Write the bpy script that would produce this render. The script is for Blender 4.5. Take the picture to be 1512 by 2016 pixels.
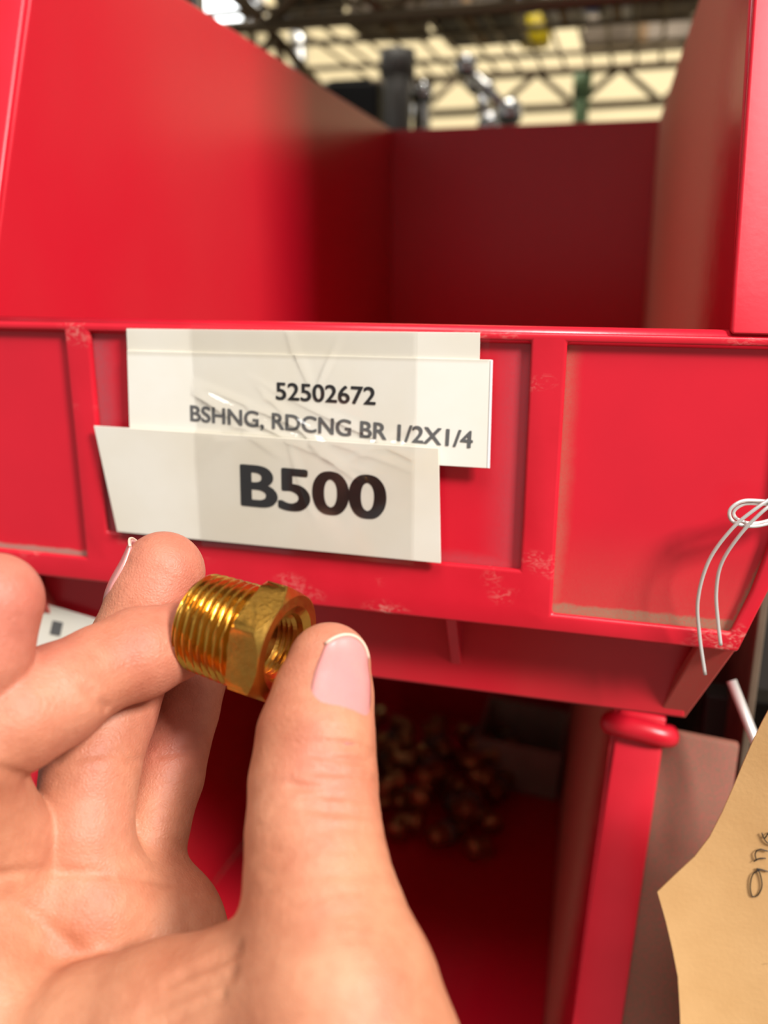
import bpy, bmesh, math, random
import numpy as np
from mathutils import Vector, Matrix

random.seed(7)
rng = np.random.RandomState(3)
scene = bpy.context.scene
for o in list(bpy.data.objects):
    bpy.data.objects.remove(o)
col = scene.collection
S = 0.001                                   # everything below is written in millimetres

# ------------------------------------------------------------------ camera
F, CX, CY = 1700.0, 756.0, 1008.0           # focal length and centre in pixels of 1512 x 2016
def _ray(px, py): return np.array([px - CX, CY - py, -F]) / F
_X = -np.array([-6250, 490, -F]); _X /= np.linalg.norm(_X)
_Z = -np.array([44, -5992, -F]); _Z -= _X * _Z.dot(_X); _Z /= np.linalg.norm(_Z)
_Y = np.cross(_Z, _X)
R = np.array([_X, _Y, _Z])                  # camera -> world rotation
CAM = R @ (-_ray(610, 645) * 225.0)         # origin of the world: middle of the bin lip's top edge
def at(px, py, y):                          # point on the plane Y = y
    r = R @ _ray(px, py); return CAM + r * ((y - CAM[1]) / r[1])
def dep(px, py, d): return CAM + R @ (_ray(px, py) * d)
def cdir(r, u, t):                          # direction: right, up, toward the camera
    v = R @ np.array([r, u, t], float); return v / np.linalg.norm(v)

cam = bpy.data.cameras.new('camera')
cam.sensor_fit = 'VERTICAL'; cam.sensor_height = 36.0; cam.sensor_width = 27.0
cam.lens = F / 2016 * 36.0
cam.clip_start = 0.01; cam.clip_end = 50
cam.dof.use_dof = True; cam.dof.focus_distance = 0.192; cam.dof.aperture_fstop = 9.6
cam_o = bpy.data.objects.new('camera', cam); col.objects.link(cam_o)
M = Matrix([list(R[0]), list(R[1]), list(R[2])]).to_4x4()
M.translation = Vector(CAM * S)
cam_o.matrix_world = M
scene.camera = cam_o

# ------------------------------------------------------------------ light
w = bpy.data.worlds.new('world'); scene.world = w; w.use_nodes = True
w.node_tree.nodes['Background'].inputs[0].default_value = (1.0, 0.98, 0.95, 1)
w.node_tree.nodes['Background'].inputs[1].default_value = 0.30
def area(name, loc, target, size, power, colr):
    l = bpy.data.lights.new(name, 'AREA'); l.shape = 'RECTANGLE'
    l.size, l.size_y = size; l.energy = power; l.color = colr
    o = bpy.data.objects.new(name, l); col.objects.link(o)
    o.location = loc
    o.rotation_euler = (Vector(target) - Vector(loc)).to_track_quat('-Z', 'Y').to_euler()
    return o
area('door_daylight', (1.62, -1.02, 1.42), (0, 0, 0), (0.45, 0.45), 92, (1.0, 0.975, 0.95))
area('skylight', (0.25, -1.1, 2.2), (0, 0, 0), (1.2, 0.9), 38, (1.0, 0.985, 0.97))
area('ceiling_light_glow', (-0.2, 0.9, 1.75), (0.0, 0.9, 0), (1.2, 1.0), 30, (1.0, 0.93, 0.8))
scene.view_settings.view_transform = 'Standard'
scene.view_settings.look = 'None'
scene.view_settings.gamma = 1.0
scene.view_settings.use_curve_mapping = False
scene.view_settings.exposure = 0.06

# ------------------------------------------------------------------ materials
def srgb(r, g, b):
    f = lambda c: (c / 255 / 12.92) if c / 255 <= 0.04045 else ((c / 255 + 0.055) / 1.055) ** 2.4
    return (f(r), f(g), f(b), 1)
MATS = {}
def mat(name, c, rough=0.5, metal=0.0, c2=None, nscale=40, namt=0.5, bump=0.0, bscale=300, coat=0.0, spec=0.5, trans=0.0, sss=None, stretch=None):
    m = bpy.data.materials.new(name); m.use_nodes = True
    nt = m.node_tree; N = nt.nodes; L = nt.links
    b = N['Principled BSDF']
    b.inputs['Roughness'].default_value = rough
    b.inputs['Metallic'].default_value = metal
    b.inputs['Specular IOR Level'].default_value = spec
    b.inputs['Coat Weight'].default_value = coat
    b.inputs['Transmission Weight'].default_value = trans
    tc = N.new('ShaderNodeTexCoord')
    mp = N.new('ShaderNodeMapping'); L.new(tc.outputs['Object'], mp.inputs[0])
    if stretch: mp.inputs['Scale'].default_value = stretch
    n = N.new('ShaderNodeTexNoise'); n.inputs['Scale'].default_value = nscale; n.inputs['Detail'].default_value = 5
    L.new(mp.outputs[0], n.inputs['Vector'])
    mix = N.new('ShaderNodeMix'); mix.data_type = 'RGBA'
    mix.inputs[6].default_value = c
    mix.inputs[7].default_value = c2 if c2 else tuple(x * 0.85 for x in c[:3]) + (1,)
    mr = N.new('ShaderNodeMapRange'); mr.inputs[1].default_value = 0.35; mr.inputs[2].default_value = 0.75
    mr.inputs[3].default_value = 0; mr.inputs[4].default_value = namt
    L.new(n.outputs[0], mr.inputs[0]); L.new(mr.outputs[0], mix.inputs[0])
    L.new(mix.outputs[2], b.inputs['Base Color'])
    if bump:
        n2 = N.new('ShaderNodeTexNoise'); n2.inputs['Scale'].default_value = bscale; n2.inputs['Detail'].default_value = 4
        L.new(mp.outputs[0], n2.inputs['Vector'])
        bp = N.new('ShaderNodeBump'); bp.inputs['Strength'].default_value = bump; bp.inputs['Distance'].default_value = 0.0004
        L.new(n2.outputs[0], bp.inputs['Height']); L.new(bp.outputs[0], b.inputs['Normal'])
    if sss:
        b.inputs['Subsurface Weight'].default_value = sss
        b.inputs['Subsurface Radius'].default_value = (1.0, 0.35, 0.2)
        b.inputs['Subsurface Scale'].default_value = 0.0022
    MATS[name] = m
    return m

RED = (0.62, 0.010, 0.026, 1)
mat('red_plastic', RED, 0.34, c2=(0.50, 0.006, 0.016, 1), nscale=60, namt=0.5, bump=0.08, bscale=500)
mat('red_inner', (0.56, 0.004, 0.02, 1), 0.30, c2=(0.50, 0.075, 0.06, 1), nscale=14, namt=0.35, bump=0.1, bscale=200, stretch=(1, 0.4, 0.25))
# dusty variant: the dust settles along the rims of the recessed panels (its own shape, from the panel's coordinates)
def dusty_red(name, dust, edges, base=RED, scatter=0.12):
    m = mat(name, base, 0.36)
    nt = m.node_tree; N = nt.nodes; L = nt.links; b = N['Principled BSDF']
    tc = N.new('ShaderNodeTexCoord'); sx = N.new('ShaderNodeSeparateXYZ'); L.new(tc.outputs['Object'], sx.inputs[0])
    ns = N.new('ShaderNodeTexNoise'); ns.inputs['Scale'].default_value = 260; ns.inputs['Detail'].default_value = 6
    L.new(tc.outputs['Object'], ns.inputs['Vector'])
    grain = N.new('ShaderNodeTexNoise'); grain.inputs['Scale'].default_value = 2600; grain.inputs['Detail'].default_value = 2
    L.new(tc.outputs['Object'], grain.inputs['Vector'])
    acc = None
    for axis, start, full, amt, sl in edges:      # axis 'X' or 'Z', millimetres
        src = sx.outputs[axis]
        if sl:
            ad = N.new('ShaderNodeMath'); ad.operation = 'MULTIPLY_ADD'
            L.new(sx.outputs['Z'], ad.inputs[0]); ad.inputs[1].default_value = sl; L.new(src, ad.inputs[2]); src = ad.outputs[0]
        wob = N.new('ShaderNodeMath'); wob.operation = 'MULTIPLY_ADD'
        L.new(ns.outputs[0], wob.inputs[0]); wob.inputs[1].default_value = 0.0016; L.new(src, wob.inputs[2])
        r = N.new('ShaderNodeMapRange'); r.interpolation_type = 'SMOOTHSTEP'
        r.inputs[1].default_value = start * S + 0.0008; r.inputs[2].default_value = full * S + 0.0008
        r.inputs[3].default_value = 0; r.inputs[4].default_value = amt
        L.new(wob.outputs[0], r.inputs[0])
        if acc is None: acc = r.outputs[0]
        else:
            mx = N.new('ShaderNodeMath'); mx.operation = 'MAXIMUM'
            L.new(acc, mx.inputs[0]); L.new(r.outputs[0], mx.inputs[1]); acc = mx.outputs[0]
    gm = N.new('ShaderNodeMapRange'); gm.inputs[1].default_value = 0.3; gm.inputs[2].default_value = 0.6; gm.inputs[3].default_value = 0.55; gm.inputs[4].default_value = 1
    L.new(grain.outputs[0], gm.inputs[0])
    mul = N.new('ShaderNodeMath'); mul.operation = 'MULTIPLY'; L.new(acc, mul.inputs[0]); L.new(gm.outputs[0], mul.inputs[1])
    mix = N.new('ShaderNodeMix'); mix.data_type = 'RGBA'
    old = b.inputs['Base Color'].links[0].from_socket
    L.new(old, mix.inputs[6]); mix.inputs[7].default_value = dust
    L.new(mul.outputs[0], mix.inputs[0]); L.new(mix.outputs[2], b.inputs['Base Color'])
    rr = N.new('ShaderNodeMapRange'); rr.inputs[3].default_value = 0.33; rr.inputs[4].default_value = 0.85
    L.new(mul.outputs[0], rr.inputs[0]); L.new(rr.outputs[0], b.inputs['Roughness'])
    return m
DUST = srgb(146, 120, 94)
dusty_red('red_panel_dusty', DUST, [('Z', -69.6, -71.2, 0.95, 0), ('Z', -45, -74, 0.22, 0), ('X', 70.5, 65.5, 0.5, 0), ('X', 131.6, 133.0, 0.9, -0.31)])
dusty_red('red_panel_corner', srgb(150, 140, 125), [('Z', -68.6, -69.6, 0.85, 0), ('X', -76, -74.5, 0.2, 0)])
dusty_red('red_label_panel', srgb(120, 90, 95), [('X', -58, -66, 0.55, 0), ('X', 44, 58, 0.4, 0), ('Z', -57, -61, 0.35, 0)])
dusty_red('red_wall_dust_sheen', srgb(208, 164, 134), [('X', 101.9, 99.2, 0.9, 0)])  # tan dust, its colour lightened to carry the wall's reflected sheen
dusty_red('red_gusset_dusty', srgb(150, 115, 90), [('Z', -60, -90, 0.45, 0)])
def scuffed(name, src):
    m = MATS[src].copy(); m.name = name; MATS[name] = m
    nt = m.node_tree; N = nt.nodes; L = nt.links; b = N['Principled BSDF']
    tc = N.new('ShaderNodeTexCoord'); mp = N.new('ShaderNodeMapping'); mp.inputs['Scale'].default_value = (1, 1, 1.7); L.new(tc.outputs['Object'], mp.inputs[0])
    n1 = N.new('ShaderNodeTexNoise'); n1.inputs['Scale'].default_value = 34; n1.inputs['Detail'].default_value = 2; L.new(mp.outputs[0], n1.inputs['Vector'])
    n2 = N.new('ShaderNodeTexNoise'); n2.inputs['Scale'].default_value = 420; n2.inputs['Detail'].default_value = 6; n2.inputs['Distortion'].default_value = 1.5; L.new(mp.outputs[0], n2.inputs['Vector'])
    r1 = N.new('ShaderNodeMapRange'); r1.inputs[1].default_value = 0.56; r1.inputs[2].default_value = 0.72; L.new(n1.outputs[0], r1.inputs[0])
    r2 = N.new('ShaderNodeMapRange'); r2.inputs[1].default_value = 0.48; r2.inputs[2].default_value = 0.66; L.new(n2.outputs[0], r2.inputs[0])
    mu = N.new('ShaderNodeMath'); mu.operation = 'MULTIPLY'; L.new(r1.outputs[0], mu.inputs[0]); L.new(r2.outputs[0], mu.inputs[1])
    m2 = N.new('ShaderNodeMath'); m2.operation = 'MULTIPLY'; m2.inputs[1].default_value = 0.6; L.new(mu.outputs[0], m2.inputs[0])
    mx = N.new('ShaderNodeMix'); mx.data_type = 'RGBA'; L.new(b.inputs['Base Color'].links[0].from_socket, mx.inputs[6]); mx.inputs[7].default_value = srgb(226, 168, 152)
    L.new(m2.outputs[0], mx.inputs[0]); L.new(mx.outputs[2], b.inputs['Base Color'])
scuffed('red_scuffed', 'red_plastic')
dusty_red('red_heavy_dust', srgb(112, 88, 68), [('X', 110, 116, 1.0, 0)])
mat('paper', srgb(236, 232, 222), 0.6, c2=srgb(216, 205, 180), nscale=25, namt=0.55, bump=0.05)
mat('paper_yellowed', srgb(236, 233, 224), 0.55, c2=srgb(222, 212, 188), nscale=18, namt=0.7, bump=0.05)
mat('paper_white', srgb(240, 240, 240), 0.5)
mat('ink', srgb(22, 20, 22), 0.5)
mat('ink_faded', srgb(96, 95, 94), 0.6, spec=0.2)
mat('pen', srgb(45, 38, 32), 0.5)
mat('manila', srgb(214, 168, 112), 0.7, c2=srgb(196, 148, 92), nscale=70, namt=0.5, bump=0.15, bscale=900)
mat('brass', srgb(216, 164, 70), 0.24, 1.0, c2=srgb(176, 120, 48), nscale=220, namt=0.6, bump=0.12, bscale=900)
mat('brass_hex', srgb(214, 164, 76), 0.27, 1.0, c2=srgb(172, 124, 58), nscale=170, namt=0.8, bump=0.25, bscale=600)
mat('brass_dull', srgb(196, 154, 98), 0.42, 0.8, c2=srgb(140, 112, 76), nscale=120, namt=0.8)
mat('wire', srgb(228, 224, 218), 0.38, 0.55)
mat('chrome', srgb(225, 225, 225), 0.15, 1.0)
mat('shelf_wire', srgb(120, 104, 80), 0.4, 0.6)
mat('steel_dusty', srgb(120, 104, 86), 0.6, 0.2, c2=srgb(86, 70, 56), nscale=60, namt=0.8)
mat('steel_dark', srgb(50, 44, 40), 0.6, 0.2)
mat('wall_paint', srgb(226, 208, 164), 0.8, c2=srgb(214, 194, 150), nscale=3, namt=0.5)
mat('concrete', srgb(140, 132, 122), 0.8, c2=srgb(110, 104, 96), nscale=6, namt=0.6)
mat('ceiling_paint', srgb(180, 170, 150), 0.8)
mat('cardboard', srgb(150, 118, 80), 0.8, c2=srgb(128, 98, 64), nscale=30, namt=0.6)
mat('cardboard_grey', srgb(158, 142, 122), 0.8, c2=srgb(98, 86, 72), nscale=30, namt=0.6)
mat('box_dark', srgb(64, 54, 44), 0.7)
mat('box_black', srgb(14, 13, 13), 0.6)
mat('box_white', srgb(238, 236, 230), 0.6)
mat('jar_white', srgb(225, 222, 214), 0.4)
mat('lid_blue', srgb(52, 92, 190), 0.35)
mat('yellow', srgb(236, 206, 20), 0.4)
mat('grey_plastic', srgb(120, 118, 114), 0.4)
mat('green_pipe', srgb(110, 140, 96), 0.5)
mat('nail', srgb(206, 138, 132), 0.28, c2=srgb(194, 122, 122), nscale=120, namt=0.5, coat=0.25, sss=0.3, bump=0.03)
mat('nail_edge', srgb(224, 190, 168), 0.4, sss=0.3)
# window pane, glowing to stand in for daylight outside
m = bpy.data.materials.new('window_glow'); m.use_nodes = True
b = m.node_tree.nodes['Principled BSDF']; b.inputs['Emission Color'].default_value = (0.93, 0.98, 1, 1); b.inputs['Emission Strength'].default_value = 4
MATS['window_glow'] = m
# clear film (sleeve, tape)
def film(name, tint, gloss):
    m = bpy.data.materials.new(name); m.use_nodes = True
    nt = m.node_tree; N = nt.nodes; L = nt.links; N.remove(N['Principled BSDF'])
    t = N.new('ShaderNodeBsdfTransparent'); t.inputs[0].default_value = tint
    g = N.new('ShaderNodeBsdfGlossy'); g.inputs['Roughness'].default_value = 0.1
    fr = N.new('ShaderNodeLayerWeight'); fr.inputs[0].default_value = 0.5
    pw = N.new('ShaderNodeMath'); pw.operation = 'POWER'; pw.inputs[1].default_value = 5; L.new(fr.outputs['Facing'], pw.inputs[0])
    ml = N.new('ShaderNodeMath'); ml.operation = 'MULTIPLY_ADD'; ml.inputs[1].default_value = 0.95 * gloss; ml.inputs[2].default_value = 0.035 * gloss; L.new(pw.outputs[0], ml.inputs[0])
    mx = N.new('ShaderNodeMixShader'); L.new(ml.outputs[0], mx.inputs[0]); L.new(t.outputs[0], mx.inputs[1]); L.new(g.outputs[0], mx.inputs[2])
    L.new(mx.outputs[0], N['Material Output'].inputs[0])
    MATS[name] = m
film('clear_film', (0.97, 0.96, 0.94, 1), 1.0)
film('clear_tape', (0.99, 0.985, 0.975, 1), 1.8)
# skin
def skin():
    m = mat('skin', srgb(232, 176, 146), 0.52, sss=0.28, spec=0.4)
    nt = m.node_tree; N = nt.nodes; L = nt.links; b = N['Principled BSDF']
    tc = N.new('ShaderNodeTexCoord')
    n1 = N.new('ShaderNodeTexNoise'); n1.inputs['Scale'].default_value = 55; n1.inputs['Detail'].default_value = 4
    n3 = N.new('ShaderNodeTexNoise'); n3.inputs['Scale'].default_value = 420; n3.inputs['Detail'].default_value = 3
    L.new(tc.outputs['Object'], n1.inputs['Vector']); L.new(tc.outputs['Object'], n3.inputs['Vector'])
    cr = N.new('ShaderNodeValToRGB')
    cr.color_ramp.elements[0].position = 0.32; cr.color_ramp.elements[0].color = srgb(178, 110, 80)
    cr.color_ramp.elements[1].position = 0.68; cr.color_ramp.elements[1].color = srgb(202, 142, 108)
    L.new(n1.outputs[0], cr.inputs[0])
    # pinkness baked per vertex from anatomy (fingertip pads, creases)
    at_ = N.new('ShaderNodeAttribute'); at_.attribute_name = 'flush'
    mx = N.new('ShaderNodeMix'); mx.data_type = 'RGBA'
    L.new(at_.outputs['Fac'], mx.inputs[0]); L.new(cr.outputs[0], mx.inputs[6]); mx.inputs[7].default_value = srgb(192, 104, 92)
    mx2 = N.new('ShaderNodeMix'); mx2.data_type = 'RGBA'; mx2.blend_type = 'MULTIPLY'; mx2.inputs[0].default_value = 0.25
    cr2 = N.new('ShaderNodeValToRGB'); cr2.color_ramp.elements[0].position = 0.35; cr2.color_ramp.elements[0].color = (0.75, 0.62, 0.55, 1); cr2.color_ramp.elements[1].position = 0.6
    L.new(n3.outputs[0], cr2.inputs[0]); L.new(mx.outputs[2], mx2.inputs[6]); L.new(cr2.outputs[0], mx2.inputs[7])
    L.new(mx2.outputs[2], b.inputs['Base Color'])
    v = N.new('ShaderNodeTexVoronoi'); v.feature = 'DISTANCE_TO_EDGE'; v.inputs['Scale'].default_value = 1300
    L.new(tc.outputs['Object'], v.inputs['Vector'])
    n4 = N.new('ShaderNodeTexNoise'); n4.inputs['Scale'].default_value = 900; n4.inputs['Detail'].default_value = 5
    L.new(tc.outputs['Object'], n4.inputs['Vector'])
    ad = N.new('ShaderNodeMath'); ad.operation = 'ADD'; L.new(v.outputs[0], ad.inputs[0]); L.new(n4.outputs[0], ad.inputs[1])
    bp = N.new('ShaderNodeBump'); bp.inputs['Strength'].default_value = 0.35; bp.inputs['Distance'].default_value = 0.0004
    L.new(ad.outputs[0], bp.inputs['Height']); L.new(bp.outputs[0], b.inputs['Normal'])
skin()

# ------------------------------------------------------------------ helpers
def tag(o, label=None, cat=None, group=None, kind=None):
    for k, v in (('label', label), ('category', cat), ('group', group), ('kind', kind)):
        if v: o[k] = v
    return o
def link(name, me, m, parent=None, smooth=False):
    o = bpy.data.objects.new(name, me); col.objects.link(o)
    if m: me.materials.append(MATS[m])
    if parent: o.parent = parent
    if smooth:
        for p in me.polygons: p.use_smooth = True
    return o
def empty(name, loc=(0, 0, 0)):
    o = bpy.data.objects.new(name, None); o.empty_display_size = 0.01; col.objects.link(o)
    o.location = Vector(loc) * S; return o
def mesh(name, verts, faces, m, parent=None, smooth=False, bev=0, seg=2, off=(0, 0, 0), limit=25):
    bm = bmesh.new()
    vs = [bm.verts.new((Vector(v) - Vector(off)) * S) for v in verts]
    for f in faces: bm.faces.new([vs[i] for i in f])
    bmesh.ops.recalc_face_normals(bm, faces=bm.faces)
    if bev:
        es = [e for e in bm.edges if len(e.link_faces) == 2 and e.calc_face_angle(0) > math.radians(limit)]
        bmesh.ops.bevel(bm, geom=es, offset=bev * S, segments=seg, affect='EDGES', profile=0.5, clamp_overlap=True)
    me = bpy.data.meshes.new(name); bm.to_mesh(me); bm.free()
    return link(name, me, m, parent, smooth)
def box(name, x0, x1, y0, y1, z0, z1, m, parent=None, bev=0.4, off=(0, 0, 0)):
    v = [(x, y, z) for x in (x0, x1) for y in (y0, y1) for z in (z0, z1)]
    f = [(0, 1, 3, 2), (4, 6, 7, 5), (0, 4, 5, 1), (2, 3, 7, 6), (0, 2, 6, 4), (1, 5, 7, 3)]
    return mesh(name, v, f, m, parent, bev=bev, off=off)
def prism(name, poly, a0, a1, m, parent=None, axis='Y', bev=0.4, off=(0, 0, 0), taper=None):
    """poly in the two other axes; a0..a1 along axis."""
    n = len(poly); vs = []
    for a in (a0, a1):
        for (p, q) in poly:
            if axis == 'Y': vs.append((p, a, q))
            elif axis == 'X': vs.append((a + (taper(p) if taper else 0), p, q))
            else: vs.append((p, q, a))
    fs = [tuple(range(n)), tuple(range(n, 2 * n))] + [(i, (i + 1) % n, n + (i + 1) % n, n + i) for i in range(n)]
    return mesh(name, vs, fs, m, parent, bev=bev, off=off)
def spline(pts, n):                          # Catmull-Rom
    P = [np.array(p, float) for p in pts]; P = [2 * P[0] - P[1]] + P + [2 * P[-1] - P[-2]]
    out = []
    for i in range(1, len(P) - 2):
        for k in range(n):
            t = k / n
            out.append(0.5 * ((2 * P[i]) + (-P[i - 1] + P[i + 1]) * t + (2 * P[i - 1] - 5 * P[i] + 4 * P[i + 1] - P[i + 2]) * t * t + (-P[i - 1] + 3 * P[i] - 3 * P[i + 1] + P[i + 2]) * t ** 3))
    out.append(P[-2]); return out
def tube(name, pts, r, m, parent=None, sides=8, off=(0, 0, 0)):
    pts = [np.array(p, float) for p in pts]; vs = []; fs = []
    up = None; n = len(pts)
    for i, p in enumerate(pts):
        d = pts[min(i + 1, n - 1)] - pts[max(i - 1, 0)]; d /= np.linalg.norm(d) + 1e-12
        if up is None: up = np.array([0, 0, 1.]) if abs(d[2]) < 0.9 else np.array([1., 0, 0])
        s = np.cross(d, up); s /= np.linalg.norm(s); up = np.cross(s, d)
        rr = r[i] if hasattr(r, '__len__') else r
        for k in range(sides):
            a = 2 * math.pi * k / sides
            vs.append(p + rr * (math.cos(a) * s + math.sin(a) * up))
    for i in range(n - 1):
        for k in range(sides):
            fs.append((i * sides + k, i * sides + (k + 1) % sides, (i + 1) * sides + (k + 1) % sides, (i + 1) * sides + k))
    fs += [tuple(range(sides)), tuple(range((n - 1) * sides, n * sides))]
    return mesh(name, [tuple(v) for v in vs], fs, m, parent, smooth=True, off=off)
def lathe(name, prof, m, parent=None, sides=24, off=(0, 0, 0), loc=(0, 0, 0), smooth=True):
    vs = []; fs = []; n = len(prof)
    for (r, z) in prof:
        for k in range(sides):
            a = 2 * math.pi * k / sides; vs.append((loc[0] + r * math.cos(a), loc[1] + r * math.sin(a), loc[2] + z))
    for i in range(n - 1):
        for k in range(sides):
            fs.append((i * sides + k, i * sides + (k + 1) % sides, (i + 1) * sides + (k + 1) % sides, (i + 1) * sides + k))
    fs += [tuple(range(sides)), tuple(range((n - 1) * sides, n * sides))]
    return mesh(name, vs, fs, m, parent, smooth=smooth, off=off)
def copy_tree(o, parent=None):
    c = o.copy(); col.objects.link(c)
    if parent: c.parent = parent
    for ch in list(o.children): copy_tree(ch, c)
    return c
def auto_smooth(o, deg=35):
    me = o.data
    for p in me.polygons: p.use_smooth = True
    try: me.set_sharp_from_angle(angle=math.radians(deg))
    except Exception: pass

# ------------------------------------------------------------------ setting
def struct(o): o['kind'] = 'structure'; return o
struct(box('wall_back', -3000, 2600, 1750, 1850, -1300, 2600, 'wall_paint', bev=0))
struct(box('floor', -3000, 2600, -3000, 1850, -1400, -1300, 'concrete', bev=0))

# ------------------------------------------------------------------ red bins
def side_x(y): return 103.0 - 16.0 * y / 400.0
def make_bin(label):
    b = empty('storage_bin', (0, 0, 0)); tag(b, label, 'bin', 'red storage bins in the rack')
    prof = [(3, -2), (8, 12), (47, 118), (60, 119), (400, 104), (400, -104), (18, -104), (16, -78), (4, -76)]
    for s in (-1, 1):
        vs = []
        for t in (0, 2.6):
            for (y, z) in prof: vs.append((s * (side_x(y) + t), y, z))
        n = len(prof)
        fs = [tuple(range(n)), tuple(range(n, 2 * n))] + [(i, (i + 1) % n, n + (i + 1) % n, n + i) for i in range(n)]
        mesh('side_wall', vs, fs, 'red_wall_dust_sheen' if s > 0 else 'red_inner', b, bev=0.6)
        # front flange that follows the sloping front edge
        fl = [(y, z) for (y, z) in [(-0.5, 0.5), (6, 13), (45.5, 118)]]
        vs = []
        for (y, z) in fl:
            for (x, dy) in ((102.6, 0), (117.5, 0), (117.5, 3), (102.6, 3)): vs.append((s * x, y + dy, z))
        fs = [(0, 1, 2, 3), (8, 9, 10, 11)]
        for i in range(2):
            for k in range(4): fs.append((i * 4 + k, i * 4 + (k + 1) % 4, i * 4 + 4 + (k + 1) % 4, i * 4 + 4 + k))
        auto_smooth(mesh('front_flange', vs, fs, 'red_plastic', b, bev=0.9, seg=3))
        nub = spline([(s * 98.5, 45, 113), (s * 104, 42.5, 114), (s * 111, 42, 114), (s * 117, 43, 113), (s * 120, 46, 112)], 4)
        tube('stacking_nub', nub, [2.6] + [3.7] * (len(nub) - 2) + [2.4], 'red_plastic', b, 12)
        rail = [(s * (side_x(y) + 4.6), y, 117 - 15 * (y - 50) / 350) for y in (50, 150, 250, 330, 400)]
        tube('top_rail', rail, 2.6, 'red_plastic', b, 8)
        # slanted end brace under the lip
        vs = [(s * 104, 3, -77.5), (s * 113, 3, -77.5), (s * 96, 17, -107), (s * 103.5, 17, -107),
              (s * 104, 8, -77.5), (s * 113, 40, -77.5), (s * 96, 22, -107), (s * 103.5, 40, -107)]
        mesh('end_brace', vs, [(0, 1, 3, 2), (4, 6, 7, 5), (0, 4, 5, 1), (2, 3, 7, 6), (0, 2, 6, 4), (1, 5, 7, 3)], 'red_gusset_dusty', b, bev=0.5)
    # back wall, floor
    box('back_wall', -88.5, 88.5, 398.5, 401, -104, 104, 'red_inner', b, 0.6)
    fl = [(-102, 16), (102, 16), (87, 400), (-87, 400)]
    prism('bin_floor', fl, -106.5, -103.5, 'red_inner', b, axis='Z', bev=0.4)
    # front: recessed panels behind a raised frame
    def edge_x(z): return 112.5 + (z + 78) * 0.31 if z < -47 else 122.0
    pl = [(-122, -0.3), (122, -0.3), (122, -47), (112.2, -77.5), (-112.2, -77.5), (-122, -47)]
    def plate(name, poly, m): return prism(name, poly, 2.4, 5.2, m, b, axis='Y', bev=0.3)
    plate('label_panel', [(-70, -0.6), (62, -0.6), (62, -70), (-70, -70)], 'red_label_panel')
    plate('end_panel', [(62, -0.6), (121.7, -0.6), (121.7, -47), (112.0, -77.3), (62, -77.3)], 'red_panel_dusty')
    plate('end_panel', [(-121.7, -0.6), (-70, -0.6), (-70, -77.3), (-112.0, -77.3), (-121.7, -47)], 'red_panel_corner')
    # raised frame: one bmesh of strips
    bm = bmesh.new()
    xs = [-122, -117, -74.5, -66.6, 57.3, 66, 117, 122]; zs = [0, -2.2, -47, -61.6, -71.5, -78]
    def X(i, z):
        x = xs[i]
        if abs(x) >= 117:
            w = 122 - abs(x); e = edge_x(z) if z < -47 else 122
            return math.copysign(e - w * (0.75 if z < -47 else 1), x)
        return x
    grid = {}
    def V(i, j):
        if (i, j) not in grid:
            z = zs[j]; zz = z
            if j == 4 and i >= 5: zz = -73
            if j == 4 and i <= 2: zz = -70.6
            if j == 4 and i in (3, 4): zz = -71.5
            grid[(i, j)] = bm.verts.new(Vector((X(i, zz), 0, zz)) * S)
        return grid[(i, j)]
    for i in range(7):
        for j in range(5):
            keep = j in (0, 4) or i in (0, 2, 4, 6) or (i == 3 and j == 3)
            if i == 3 and j == 0: keep = True
            if keep: bm.faces.new((V(i, j), V(i + 1, j), V(i + 1, j + 1), V(i, j + 1)))
    ret = bmesh.ops.extrude_face_region(bm, geom=bm.faces[:])
    bmesh.ops.translate(bm, verts=[v for v in ret['geom'] if isinstance(v, bmesh.types.BMVert)], vec=Vector((0, 2.6, 0)) * S)
    bmesh.ops.recalc_face_normals(bm, faces=bm.faces)
    es = [e for e in bm.edges if len(e.link_faces) == 2 and e.calc_face_angle(0) > 0.6]
    bmesh.ops.bevel(bm, geom=es, offset=0.9 * S, segments=3, affect='EDGES', profile=0.5, clamp_overlap=True)
    me = bpy.data.meshes.new('front_frame'); bm.to_mesh(me); bm.free()
    auto_smooth(link('front_frame', me, 'red_scuffed', b), 40)
    # rolled rim along the top of the lip
    tube('top_rim', [(-118, 2.6, -0.9), (118, 2.6, -0.9)], 2.2, 'red_plastic', b, 12)
    # recessed lower front and its ribs
    box('lower_front', -103, 103, 15.5, 18, -106, -74, 'red_inner', b, 0.5)
    for x in (-38, 38):
        prism('gusset', [(4, -77), (18, -77), (17, -101)], x - 1.6, x + 1.6, 'red_plastic', b, axis='X', bev=0.4)
    return b
bin_up = make_bin('upper red plastic hopper bin with taped paper labels on its lip')
bin_low = copy_tree(bin_up)
bin_low.location = Vector((-25, 2, -233)) * S; bin_low.rotation_euler = (0, math.radians(4.2), 0)
ov = []
for (y, z) in ((-4, -40), (9, 13), (48.5, 112)):
    for (x, dy) in ((114, 0), (141, 0), (141, 3), (114, 3)): ov.append((x, y + dy, z))
auto_smooth(mesh('outer_flange', ov, [(0, 1, 2, 3), (8, 9, 10, 11)] + [(i * 4 + k, i * 4 + (k + 1) % 4, i * 4 + 4 + (k + 1) % 4, i * 4 + 4 + k) for i in range(2) for k in range(4)], 'red_heavy_dust', bin_low, bev=0.8))
tag(bin_low, 'lower red plastic bin in shadow, holding loose pipe fittings', 'bin')

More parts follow.
